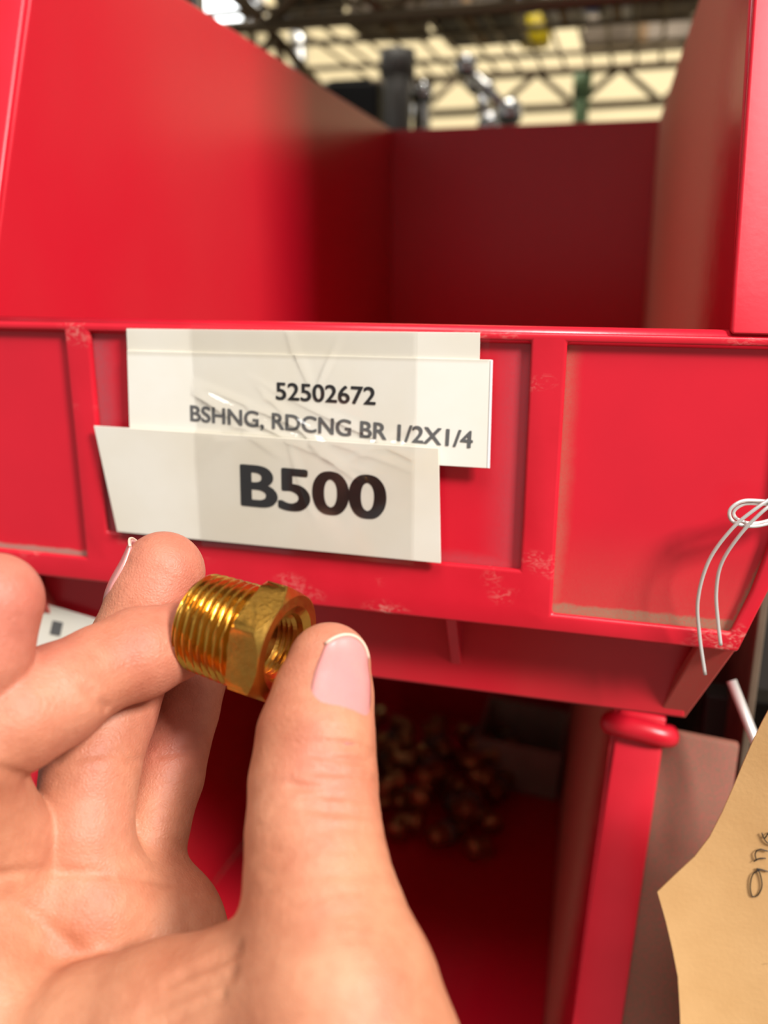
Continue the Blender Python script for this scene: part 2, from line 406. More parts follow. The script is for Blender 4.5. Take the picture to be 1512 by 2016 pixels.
# ------------------------------------------------------------------ rack that carries the bins
rk = empty('bin_rack', (150, 80, -1300)); tag(rk, 'dusty brown steel rack post and shelf beside the red bins', 'rack')
rk0 = (150, 80, -1300)
box('shelf_or_shade_board', -335, 200, 20, 420, -357, -348.2, 'steel_dusty', rk, 1, rk0)
for x in (-330, 140):
    prism('post', [(x, 60), (x + 40, 60), (x + 40, 100), (x + 37, 100), (x + 37, 63), (x, 63)], -1300, 400, 'steel_dusty', rk, axis='Z', bev=0.5, off=rk0)
    prism('post', [(x, 400), (x + 40, 400), (x + 40, 440), (x + 37, 440), (x + 37, 403), (x, 403)], -1300, 400, 'steel_dusty', rk, axis='Z', bev=0.5, off=rk0)
box('cross_rail', 118, 150, 100, 112, -170, -140, 'steel_dark', rk, 1, rk0)
box('shelf_or_shade_board', -335, 200, 20, 445, 352, 360, 'steel_dusty', rk, 1, rk0)  # unseen board, added above the bin to keep overhead light out
box('shade_side_panel', 126, 128.5, 60, 440, -1300, 352, 'steel_dusty', rk, 0.5, rk0)  # carried up out of view, added to shade the bin's inside
box('back_panel', -335, 330, 444, 447, -1300, 60, 'steel_dark', rk, 0.5, rk0)
rod = tube('steel_rod', [at(1440, 1340, 40), at(1500, 1490, 30), at(1545, 1620, 20)], 1.5, 'wire', None, 10)
tag(rod, 'thin bright steel rod leaning beside the lower bin', 'rod')

# ------------------------------------------------------------------ label cards
def text(name, s, bl, br, capz, m, parent, y, off=0.02):
    """letters between baseline-left and baseline-right (x,z), cap height capz, on plane y."""
    cu = bpy.data.curves.new(name, 'FONT'); cu.body = s; cu.size = 1; cu.extrude = 0.0
    to = bpy.data.objects.new('tmp', cu); col.objects.link(to)
    dg = bpy.context.evaluated_depsgraph_get(); dg.update()
    me = bpy.data.meshes.new_from_object(to.evaluated_get(dg)); bpy.data.objects.remove(to)
    bm = bmesh.new(); src = [v.co.copy() for v in me.vertices]; fcs = [list(p.vertices) for p in me.polygons]
    for kz, (dx, dy) in enumerate(((0, 0), (off, 0), (-off, 0), (0, off * 0.6), (0, -off * 0.6), (off * 0.7, off * 0.5), (-off * 0.7, off * 0.5), (off * 0.7, -off * 0.5), (-off * 0.7, -off * 0.5))):
        vv = [bm.verts.new((c.x + dx, c.y + dy, kz)) for c in src]
        for f_ in fcs: bm.faces.new([vv[i] for i in f_])
    bm.to_mesh(me); bm.free()
    co = np.array([v.co[:] for v in me.vertices])
    x0, x1 = co[:, 0].min(), co[:, 0].max(); H = 0.70
    bl = np.array(bl, float); br = np.array(br, float); d = br - bl; up = np.array([-d[1], d[0]]) / np.linalg.norm(d)
    for v in me.vertices:
        p = bl + d * (v.co.x - x0) / (x1 - x0) + up * v.co.y / H * capz
        v.co = Vector((p[0], y - 0.012 * v.co.z, p[1])) * S
    return link(name, me, m, parent)
def xz(px, py, y): p = at(px, py, y); return (p[0], p[2])
def card(name, pts, y0, th, m, parent=None, bev=0.08):
    return prism(name, pts, y0, y0 - th, m, parent, axis='Y', bev=bev)
def sheet(name, pts, y, m, parent): return mesh(name, [(p, y, q_) for p, q_ in pts], [tuple(range(len(pts)))], m, parent)
c1 = empty('part_number_card', (0, 0, -20)); c1.location = (0, 0, 0)
tag(c1, 'yellowed paper label reading 52502672 under clear sleeve, above the B500 label', 'label')
q = lambda px, py, y=-0.6: xz(px, py, y)
card('backing_card', [q(249, 647), q(945, 655), q(943, 770), q(258, 860)], -0.3, 0.4, 'paper_yellowed', c1)
card('printed_card', [q(252, 690), q(968, 708), q(962, 921), q(258, 880)], -0.8, 0.35, 'paper_yellowed', c1)
card('card_edge', [q(966, 709, -1.2), q(970, 709, -1.2), q(964, 922, -1.2), q(959.5, 921, -1.2)], -0.8, 0.5, 'paper_white', c1, 0.02)
sheet('clear_sleeve', [q(247, 642), q(966, 648), q(964, 712), q(250, 697)], -1.4, 'clear_film', c1)
text('part_number', '52502672', q(545, 785), q(741, 796), 4.55, 'ink', c1, -1.22, 0.022)
text('part_name', 'BSHNG, RDCNG BR 1/2X1/4', q(377, 827), q(931, 881), 4.35, 'ink_faded', c1, -1.22, 0.024)
c2 = empty('bin_location_card', (0, 0, 0))
tag(c2, 'white paper label reading B500 in large bold print on the bin lip', 'label')
card('printed_card', [q(186, 838, -2), q(864, 882, -2), q(868, 1108, -2), q(232, 1046, -2)], -1.9, 0.5, 'paper', c2)
sheet('clear_sleeve', [q(184, 835, -2.6), q(866, 879, -2.6), q(870, 1111, -2.6), q(210, 1050, -2.6)], -2.68, 'clear_film', c2)
text('location_code', 'B500', q(474, 993, -2.45), q(760, 1022, -2.45), 11.6, 'ink', c2, -2.44, 0.034)
# clear tape, wrinkled, over both cards
def tape(name, x0, x1, z0, z1, nx, nz, seed, base, amp, label):
    r = np.random.RandomState(seed); vs = []; fs = []
    folds = [(0.50, 0.10, 0.35, 0.014, 0.9), (0.62, 0.16, -0.5, 0.012, 0.8), (0.12, 0.34, 1.4, 0.03, 0.9), (0.30, 0.40, 2.6, 0.03, 1.0), (0.55, 0.45, 1.2, 0.02, 1.0), (0.78, 0.42, 2.4, 0.025, 0.9), (0.2, 0.42, -1.1, 0.03, 0.7), (0.42, 0.38, 3.0, 0.03, 0.8), (0.9, 0.44, -1.6, 0.02, 0.7), (0.5, 0.62, 0.3, 0.012, 0.5)]
    for j in range(nz + 1):
        for i in range(nx + 1):
            u, v = i / nx, j / nz; h = 0
            for (fx, fz, sl, wd, a) in folds:
                d = (u - fx) - sl * (v - fz); e = max(0, 1 - abs(v - fz) * (4.5 if fz > 0.2 else 6))
                h += a * e * math.exp(-(d / wd) ** 2)
            z = z0 + (z1 - z0) * v + 0.25 * math.sin(u * 9)
            yb = base if z > -28.5 else base - 1.45
            vs.append((x0 + (x1 - x0) * u, yb - amp * min(h, 1.3), z))
    for j in range(nz):
        for i in range(nx):
            a = j * (nx + 1) + i; fs.append((a, a + 1, a + nx + 2, a + nx + 1))
    o = mesh(name, vs, fs, 'clear_tape', smooth=True)
    tag(o, label, 'tape'); return o
tape('clear_tape', -33.5, 29.3, 0.4, -62, 90, 90, 5, -1.5, 1.1, 'wide strip of wrinkled clear tape across both paper labels')

# ------------------------------------------------------------------ wire tie and manila tag on the right end of the lip
def P(px, py, y): return at(px, py, y)
wt = empty('wire_tie', (0, 0, 0)); tag(wt, 'thin doubled steel wire looped over the right end of the bin lip', 'wire')
tail1 = spline([P(1590, 945, -7), P(1530, 975, -8), P(1490, 1000, -9), P(1440, 1042, -9), P(1395, 1105, -8), P(1374, 1180, -6.5), P(1377, 1250, -5), P(1388, 1328, -5)], 8)
tail2 = spline([P(1590, 960, -6), P(1535, 985, -7.5), P(1500, 1008, -8.5), P(1455, 1055, -8), P(1420, 1110, -6.5), P(1410, 1165, -5), P(1413, 1220, -4), P(1419, 1270, -4)], 8)
loop1 = spline([P(1585, 1000, -4), P(1530, 990, -5), P(1495, 986, -6), P(1460, 987, -7), P(1437, 1004, -7.5), P(1442, 1026, -7.5), P(1475, 1036, -7), P(1515, 1030, -5), P(1570, 1010, -3)], 8)
loop2 = spline([P(1585, 990, -3), P(1530, 993, -4), P(1500, 992, -5.4), P(1466, 992, -6.2), P(1445, 1006, -6.6), P(1450, 1021, -6.5), P(1478, 1030, -6), P(1515, 1024, -4), P(1570, 1000, -3)], 8)
for nm, t in (('wire_tail', tail1), ('wire_tail', tail2), ('wire_loop', loop1), ('wire_loop', loop2)):
    tube(nm, t, 0.46, 'wire', wt, 8)

mt = empty('manila_tag', (0, 0, 0)); tag(mt, 'tan manila cardboard tag with handwriting hanging at the right edge', 'tag')
def ty(x, z): return -14 - 0.0016 * (z + 150) ** 2 - 0.012 * (x - 99) * 4
outl = [(1295, 1780), (1330, 1748), (1370, 1712), (1400, 1672), (1425, 1620), (1447, 1565), (1465, 1515), (1484, 1465), (1500, 1425), (1518, 1385), (1550, 1330)]
left = [at(px, py, -14) for px, py in outl]
low = [at(px, py, -14) for px, py in ((1295, 1780), (1312, 1840), (1326, 1900), (1336, 1950), (1340, 2016), (1342, 2080), (1344, 2140))]
poly = [(p[0], p[2]) for p in reversed(left)] + [(p[0], p[2]) for p in low[1:]] + [(190, -205), (190, -75)]
bm = bmesh.new()
NX, NZ = 26, 60
def clip_left(z):
    pts = sorted([(p[2], p[0]) for p in left + low[1:]])
    return float(np.interp(z, [a for a, _ in pts], [c for _, c in pts]))
z_hi, z_lo = left[-1][2], low[-1][2]
rows = []
zz = sorted(set([z_lo + (z_hi - z_lo) * k / NZ for k in range(NZ + 1)] + [p[2] for p in left + low]))
for side in (0, 0.45):
    for z in zz:
        xl = clip_left(z)
        rows.append([bm.verts.new(Vector((xl + (190 - xl) * i / NX, ty(0, z) + 0 * side + side + 14 - 14 + 1.6 * math.sin((xl + (190 - xl) * i / NX - 99) / 14), z)) * S) for i in range(NX + 1)])
n = len(zz)
for s in (0, 1):
    for j in range(n - 1):
        for i in range(NX):
            bm.faces.new((rows[s * n + j][i], rows[s * n + j][i + 1], rows[s * n + j + 1][i + 1], rows[s * n + j + 1][i]))
for j in range(n - 1):
    bm.faces.new((rows[j][0], rows[j + 1][0], rows[n + j + 1][0], rows[n + j][0])); bm.faces.new((rows[j][NX], rows[j + 1][NX], rows[n + j + 1][NX], rows[n + j][NX]))
for i in range(NX):
    bm.faces.new((rows[0][i], rows[0][i + 1], rows[n][i + 1], rows[n][i])); bm.faces.new((rows[n - 1][i], rows[n - 1][i + 1], rows[2 * n - 1][i + 1], rows[2 * n - 1][i]))
bmesh.ops.recalc_face_normals(bm, faces=bm.faces)
me = bpy.data.meshes.new('tag_card'); bm.to_mesh(me); bm.free()
auto_smooth(link('tag_card', me, 'manila', mt), 40)
def tag_pt(px, py):
    p = at(px, py, -15)
    y = ty(0, p[2]) + 1.6 * math.sin((p[0] - 99) / 14) - 0.12
    p = at(px, py, y); return (p[0], y, p[2])
strokes = [  # handwriting, read sideways up the tag
    [(1496, 1712), (1482, 1722), (1477, 1745), (1481, 1764), (1492, 1762), (1500, 1745), (1497, 1722), (1490, 1710)],
    [(1490, 1710), (1500, 1712), (1512, 1716)],
    [(1484, 1696), (1496, 1690), (1508, 1690)], [(1489, 1694), (1487, 1680), (1496, 1672), (1512, 1676)],
    [(1500, 1640), (1505, 1652), (1512, 1660), (1522, 1664)], [(1506, 1650), (1514, 1640), (1524, 1638)],
    [(1479, 1954), (1496, 1950), (1512, 1946)], [(1481, 1930), (1489, 1934), (1492, 1950)],
    [(1490, 1912), (1500, 1922), (1514, 1932)], [(1500, 1898), (1512, 1896), (1524, 1894)]]
for st in strokes:
    tube('handwriting', spline([tag_pt(*p) for p in st], 5), 0.16, 'pen', mt, 5)

# ------------------------------------------------------------------ brass bushing
AX = cdir(0.90, -0.215, 0.385)                       # axis: to the right, slightly down, toward the camera
BC = dep(487, 1252, 172)
bu = empty('pipe_bushing', BC); tag(bu, 'shiny brass hex pipe bushing with threaded end held by fingers', 'pipe fitting')
upv = np.array([0, 0, 1.]); b1 = np.cross(upv, AX); b1 /= np.linalg.norm(b1); b2 = np.cross(AX, b1)
Mx = Matrix([[AX[0], b1[0], b2[0]], [AX[1], b1[1], b2[1]], [AX[2], b1[2], b2[2]]])   # columns: local x = axis
bu.rotation_euler = Mx.to_euler()
def helix_shank():
    L0, L1, pitch = -11.6, 4.0, 1.814; n = 96; per = 10; vs = []; fs = []
    steps = int((L1 - L0) / pitch * per)
    for i in range(steps + 1):
        x = L0 + (L1 - L0) * i / steps
        for k in range(n):
            a = 2 * math.pi * k / n
            ph = (x / pitch - k / n) % 1.0
            t = abs(ph * 2 - 1)                       # 1 at crest
            t = min(max((t - 0.12) / 0.76, 0), 1)
            r = 9.25 + 1.15 * t + (x + 3) * 0.031
            end = (x - L0); lead = min(1, 0.9 + end * 0.07)
            r = min(r, 9.1 + end * 0.9) if end < 1.6 else r
            if x > L1 - 1.4: r = min(r, 9.3 + 0.2)
            vs.append((x, r * math.cos(a), r * math.sin(a)))
    m = steps + 1
    for i in range(m - 1):
        for k in range(n): fs.append((i * n + k, i * n + (k + 1) % n, (i + 1) * n + (k + 1) % n, (i + 1) * n + k))
    # annular end face
    base = len(vs)
    for k in range(n):
        a = 2 * math.pi * k / n; vs.append((L0, 7.3 * math.cos(a), 7.3 * math.sin(a)))
    for k in range(n): fs.append((k, (k + 1) % n, base + (k + 1) % n, base + k))
    b2_ = len(vs)
    for k in range(n):
        a = 2 * math.pi * k / n; vs.append((L0 + 9, 6.2 * math.cos(a), 6.2 * math.sin(a)))
    for k in range(n): fs.append((base + k, base + (k + 1) % n, b2_ + (k + 1) % n, b2_ + k))
    o = mesh('threaded_shank', vs, fs, 'brass', bu); auto_smooth(o, 50); return o
helix_shank()
def hex_head(rot):
    x0, x1, af = 2.8, 9.6, 10.9; n = 144; vs = []; fs = []
    def rad(a):
        k = (a - rot) % (math.pi / 3) - math.pi / 6
        return af / math.cos(k)
    rings = []
    prof = [(x0, 6.4, 0), (x0, 0.0, 1), (x0 + 0.7, 0.6, 2), (x1 - 1.7, 0.6, 2), (x1 - 0.05, 0.0, 3), (x1, 8.6, 0), (x1 - 0.9, 7.0, 0), (x1 - 2, 6.55, 0)]
    for i in range(7): prof.append((x1 - 2.6 - i * 0.6, 6.5 if i % 2 else 5.9, 0))
    prof += [(x0 - 1, 6.2, 0), (x0, 6.4, 0)]
    for (x, r, kind) in prof:
        for k in range(n):
            a = 2 * math.pi * k / n
            R_ = rad(a)
            if kind == 0: rr = r; xx = x
            elif kind == 1: rr = min(R_, 11.9); xx = x
            elif kind == 2:
                rr = R_; xx = x
                if x > 6: xx = x + 1.55 * (1 - (R_ - 10.9) / 1.69) ** 1.0   # scalloped chamfer line
            else: rr = min(R_, 10.75); xx = x
            vs.append((xx, rr * math.cos(a), rr * math.sin(a)))
    m = len(prof)
    for i in range(m - 1):
        for k in range(n): fs.append((i * n + k, i * n + (k + 1) % n, (i + 1) * n + (k + 1) % n, (i + 1) * n + k))
    o = mesh('hex_head', vs, fs, 'brass_hex', bu); auto_smooth(o, 22); return o
tcam = CAM - BC; hex_head(math.atan2(tcam @ b2, tcam @ b1) - math.radians(4))

# ------------------------------------------------------------------ hand (left hand, one continuous surface)
V = 0.6
def J(px, py, d, r): return (dep(px, py, d), r)
thumb = [J(648, 1308, 165, 8.0), J(636, 1372, 162, 9.3), J(622, 1450, 158, 10.6), J(617, 1540, 155, 11.3), J(618, 1640, 150, 11.6), J(626, 1730, 146, 12.2), J(640, 1830, 142, 13.6), J(664, 1960, 137, 16.0), J(690, 2120, 133, 18.0), J(690, 2350, 133, 18.0), J(640, 2600, 138, 17.0)]
index = [J(-12, 1183, 152, 8.5), J(-40, 1280, 152, 8.8), J(-110, 1400, 152, 9.2), J(-180, 1520, 153, 9.8), J(-190, 1640, 155, 10.2), J(-150, 1760, 156, 11)]
middle = [J(338, 1266, 178, 8.2), J(275, 1286, 174, 9.2), J(196, 1318, 169, 8.5), J(110, 1370, 162, 9.7), J(40, 1408, 157, 9.8), J(-60, 1475, 153, 9.8), J(-60, 1560, 156, 9.8), J(-5, 1660, 163, 10.2), J(20, 1770, 168, 11)]
ring = [J(322, 1127, 193, 9.2), J(300, 1180, 192, 9.6), J(262, 1275, 190, 9.7), J(215, 1400, 184, 9.9), J(178, 1520, 177, 9.7), J(163, 1640, 173, 9.8), J(165, 1760, 172, 10.5)]
pinky = [J(410, 1225, 208, 7.4), J(395, 1290, 205, 7.7), J(362, 1400, 200, 7.9), J(328, 1530, 193, 8.1), J(298, 1630, 187, 8.0), J(284, 1700, 184, 7.9), J(284, 1790, 181, 9)]
palm = []   # list of (a, ra, b, rb)
def seg(a, b): palm.append((a[0], a[1], b[0], b[1]))
mI, mM, mR, mP = J(-150, 1790, 158, 12), J(20, 1800, 168, 12), J(165, 1800, 174, 12), J(300, 1830, 180, 12.5)
wr1, wr2 = J(330, 2620, 160, 15), J(560, 2620, 158, 16)
for a, b_ in ((mI, wr1), (mM, wr1), (mR, wr2), (mP, wr2), (mI, mM), (mM, mR), (mR, mP)): seg(a, b_)
for pd in (J(30, 1805, 168, 13.5), J(180, 1800, 172, 14), J(305, 1838, 179, 13.6)): seg(pd, (pd[0] + np.array([1., 0, -6]), pd[1] - 1))
seg(J(330, 1870, 178, 11), J(640, 2500, 165, 15))
# thenar mound / web
th = [J(640, 1985, 140, 15), J(480, 2000, 143, 13.5), J(330, 2025, 146, 13.2), J(190, 2060, 149, 12.8), J(60, 2120, 152, 13), J(-70, 2190, 156, 12.5)]
for a, b_ in zip(th[:-1], th[1:]): seg(a, b_)
seg(th[-1], (mI[0], 11)); seg(th[-1], wr1); seg(th[-2], mI)
seg(J(560, 2120, 142, 18), J(430, 2450, 148, 18)); seg(J(380, 2160, 147, 16), J(480, 2500, 150, 16)); seg(J(150, 2230, 153, 14), J(380, 2500, 155, 15))
seg(J(640, 2150, 138, 19), J(560, 2560, 146, 18))
# forearm
seg(J(450, 2640, 157, 19), J(470, 3600, 170, 24)); seg(J(560, 2640, 156, 17), J(640, 3600, 168, 22))
ALL = [p for ch in (thumb, index, middle, ring, pinky) for p in ch]
pts = np.array([p[0] for p in ALL] + [a for s in palm for a in (s[0], s[2])])
rmax = 26
lo = pts.min(0) - rmax; hi = pts.max(0) + rmax
dims = np.ceil((hi - lo) / V).astype(int) + 1
gx, gy, gz = [lo[i] + V * np.arange(dims[i]) for i in range(3)]
BIG = 30.0
def new_field(): return np.full(dims, BIG, np.float32)
def rcone(fld, a, ra, b, rb, k):
    mg = 12.0
    l = np.minimum(a - ra, b - rb) - mg; h = np.maximum(a + ra, b + rb) + mg
    i0 = np.maximum(((l - lo) / V).astype(int), 0); i1 = np.minimum(((h - lo) / V).astype(int) + 2, dims)
    sl = tuple(slice(i0[i], i1[i]) for i in range(3))
    x = gx[sl[0]][:, None, None].astype(np.float32); y = gy[sl[1]][None, :, None].astype(np.float32); z = gz[sl[2]][None, None, :].astype(np.float32)
    ab = (b - a).astype(np.float32); L2 = float(ab @ ab)
    t = ((x - a[0]) * ab[0] + (y - a[1]) * ab[1] + (z - a[2]) * ab[2]) / L2
    # shift the foot point for the cone's slope
    t = np.clip(t, 0, 1)
    d = np.sqrt((x - a[0] - t * ab[0]) ** 2 + (y - a[1] - t * ab[1]) ** 2 + (z - a[2] - t * ab[2]) ** 2) - (ra + t * (rb - ra))
    fld[sl] = smin(fld[sl], d, k)
def smin(a, b, k):
    if k <= 0: return np.minimum(a, b)
    h = np.maximum(k - np.abs(a - b), 0) / k
    return np.minimum(a, b) - h * h * h * k / 6.0
def chain(ch, k=2.0):
    f = new_field()
    for (a, b_) in zip(ch[:-1], ch[1:]): rcone(f, a[0], a[1], b_[0], b_[1], k)
    return f
FG = None
for ch in (index, middle, ring, pinky):
    f = chain(ch); FG = f if FG is None else smin(FG, f, 0.9)
PL = new_field()
for (a, ra, b_, rb) in palm: rcone(PL, a, ra, b_, rb, 6.0)
D = smin(FG, PL, 6.0)
D = np.minimum(D, smin(chain(thumb, 2.5), PL, 9.0))
# creases: thin capsules pressed softly into the surface
def groove(p, q, r, depth):
    f = new_field(); rcone(f, p, r, q, r, 0)
    return depth * np.exp(-np.square(np.maximum(f + r, 0) / r).astype(np.float32))
def surf(px, py, d0=110):                    # first hit of a camera ray with the field
    r = R @ _ray(px, py)
    d = d0
    for _ in range(200):
        p = CAM + r * d; i = ((p - lo) / V).astype(int)
        if (i < 0).any() or (i >= dims - 1).any(): d += 1.0; continue
        v = D[tuple(i)]
        if v < 0.1: return p
        d += max(0.3, 0.7 * v)
    return None
crs = [((212, 1395), (165, 1350), 0.9, 0.7), ((60, 1535), (0, 1515), 0.9, 0.9), ((0, 1722), (110, 1714), 1.0, 0.6), ((110, 1716), (250, 1722), 0.9, 0.6),
       ((250, 1722), (365, 1740), 1.0, 0.8), ((80, 1500), (240, 1480), 0.8, 0.35), ((255, 1500), (400, 1470), 0.8, 0.35), ((20, 1770), (170, 1880), 1.4, 0.5),
       ((470, 1870), (330, 1935), 1.2, 0.7), ((460, 1915), (290, 1990), 1.2, 0.6), ((440, 1960), (330, 2010), 1.0, 0.5),
       ((575, 1545), (640, 1560), 0.8, 0.45), ((640, 1560), (745, 1572), 0.9, 0.6), ((640, 1508), (735, 1492), 0.8, 0.5), ((650, 1530), (690, 1500), 0.7, 0.4), ((600, 1585), (740, 1600), 0.8, 0.35), ((620, 1480), (725, 1462), 0.7, 0.3)]
Dc = D.copy()
for (p, q_, r_, dp) in crs:
    K = 5; prev = None
    for i in range(K + 1):
        t = i / K; s_ = surf(p[0] + (q_[0] - p[0]) * t, p[1] + (q_[1] - p[1]) * t)
        if s_ is not None and prev is not None and np.linalg.norm(s_ - prev) < 12:
            a, b_ = prev, s_; mg = 4
            l = np.minimum(a, b_) - mg; h = np.maximum(a, b_) + mg
            i0 = np.maximum(((l - lo) / V).astype(int), 0); i1 = np.minimum(((h - lo) / V).astype(int) + 2, dims)
            sl = tuple(slice(i0[k], i1[k]) for k in range(3))
            x = gx[sl[0]][:, None, None]; y = gy[sl[1]][None, :, None]; z = gz[sl[2]][None, None, :]
            ab = b_ - a; tt = np.clip(((x - a[0]) * ab[0] + (y - a[1]) * ab[1] + (z - a[2]) * ab[2]) / (ab @ ab + 1e-9), 0, 1)
            dd = np.sqrt((x - a[0] - tt * ab[0]) ** 2 + (y - a[1] - tt * ab[1]) ** 2 + (z - a[2] - tt * ab[2]) ** 2)
            fade = 1.0 if 0 < i < K else 0.6
            Dc[sl] = np.maximum(Dc[sl], D[sl] + 1.5 * fade * dp * np.exp(-(dd / (r_ * 0.85)) ** 2))
        prev = s_
D0 = D; D = Dc
def surface_nets(D):
    s = D < 0
    c = np.zeros(np.array(D.shape) - 1, np.int8)
    for dx in (0, 1):
        for dy in (0, 1):
            for dz in (0, 1):
                c += s[dx:dx + c.shape[0], dy:dy + c.shape[1], dz:dz + c.shape[2]].astype(np.int8)
    act = np.argwhere((c > 0) & (c < 8)); n = len(act)
    idx = -np.ones(c.shape, np.int64); idx[act[:, 0], act[:, 1], act[:, 2]] = np.arange(n)
    acc = np.zeros((n, 3)); cnt = np.zeros(n)
    cor = [(dx, dy, dz) for dx in (0, 1) for dy in (0, 1) for dz in (0, 1)]
    val = {k: D[act[:, 0] + k[0], act[:, 1] + k[1], act[:, 2] + k[2]] for k in cor}
    for a in cor:
        for ax in range(3):
            if a[ax] == 0:
                b = list(a); b[ax] = 1; b = tuple(b)
                va, vb = val[a], val[b]; m = (va < 0) != (vb < 0)
                t = np.zeros(n); t[m] = va[m] / (va[m] - vb[m])
                p = np.tile(np.array(a, float), (n, 1)); p[:, ax] += t
                acc[m] += p[m]; cnt[m] += 1
    vs = lo + V * (act + acc / cnt[:, None])
    fs = []
    for ax in range(3):
        o1, o2 = [(1, 2), (2, 0), (0, 1)][ax]
        sl0 = [slice(1, -1)] * 3; sl0[ax] = slice(0, -1)
        A = s[tuple(slice(1, d - 1) if i != ax else slice(0, d - 1) for i, d in enumerate(s.shape))]
        B = s[tuple(slice(1, d - 1) if i != ax else slice(1, d) for i, d in enumerate(s.shape))]
        for flip, mk in ((False, A & ~B), (True, ~A & B)):
            e = np.argwhere(mk); base = e.copy()
            for i in range(3):
                if i != ax: base[:, i] += 1
            def cell(d1, d2):
                q = base.copy(); q[:, o1] -= d1; q[:, o2] -= d2
                return idx[q[:, 0], q[:, 1], q[:, 2]]
            quad = np.stack([cell(1, 1), cell(0, 1), cell(0, 0), cell(1, 0)], 1)
            fs.append(quad[:, ::-1] if flip else quad)
    return vs, np.concatenate(fs)
hv, hf = surface_nets(D)
# a light smoothing pass
for _ in range(1):
    e = np.concatenate([hf[:, [0, 1]], hf[:, [1, 2]], hf[:, [2, 3]], hf[:, [3, 0]]])
    sm = np.zeros_like(hv); ct = np.zeros(len(hv))
    np.add.at(sm, e[:, 0], hv[e[:, 1]]); np.add.at(ct, e[:, 0], 1); np.add.at(sm, e[:, 1], hv[e[:, 0]]); np.add.at(ct, e[:, 1], 1)
    hv = hv * 0.45 + 0.55 * sm / ct[:, None]
# fine knuckle wrinkles on the back of the thumb joint and flexion lines on the fingers
def vnormals(v, f):
    n = np.zeros_like(v); fn = np.cross(v[f[:, 2]] - v[f[:, 0]], v[f[:, 3]] - v[f[:, 1]])
    for k in range(4): np.add.at(n, f[:, k], fn)
    return n / (np.linalg.norm(n, axis=1)[:, None] + 1e-9)
vn = vnormals(hv, hf)
def wrinkle(c, axis, rad, period, amp):
    d = hv - c; t = d @ axis; q1 = np.cross(axis, [0.3, 0.9, 0.2]); lat = d @ q1
    w_ = np.exp(-(np.linalg.norm(d, axis=1) / rad) ** 4)
    ph = t / period * 2 * math.pi + 1.3 * np.sin(lat * 0.55 + 1) + 0.8 * np.sin(lat * 1.1 + t * 0.6)
    sh = np.clip(np.sin(ph), -1, 0.35)
    brk = 0.6 + 0.4 * np.sin(lat * 0.8 + 2.1 * t)
    return w_ * amp * sh * brk
tax = thumb[2][0] - thumb[4][0]; tax = tax / np.linalg.norm(tax)
off_ = wrinkle(surf(690, 1535), tax, 9, 2.3, 0.42) + wrinkle(surf(640, 1660), tax, 17, 3.4, 0.10) + wrinkle(surf(150, 1560), tax, 14, 4.5, 0.10)
hv = hv + vn * off_[:, None]
HB = np.array(dep(450, 2640, 157))
me = bpy.data.meshes.new('hand')
me.from_pydata(((hv - HB) * S).tolist(), [], hf.tolist()); me.update()
hand = link('hand', me, 'skin', None, True); hand.location = Vector(HB) * S
tag(hand, 'bare left hand holding the brass bushing between thumb and a bent finger', 'hand')
fl = np.zeros(len(hv), np.float32)
for tip, rad, amt in ((thumb[0][0], 16, 0.35), (index[0][0], 20, 0.75), (middle[0][0], 17, 0.5), (ring[0][0], 16, 0.55), (dep(180, 1480, 160), 14, 0.35), (dep(150, 1350, 155), 12, 0.35), (dep(640, 1540, 145), 9, 0.4), (dep(200, 1600, 165), 13, 0.35), (dep(300, 1420, 190), 16, 0.5)):
    fl = np.maximum(fl, amt * np.exp(-(np.linalg.norm(hv - tip, axis=1) / rad) ** 2))
a_ = me.attributes.new('flush', 'FLOAT', 'POINT'); a_.data.foreach_set('value', fl)

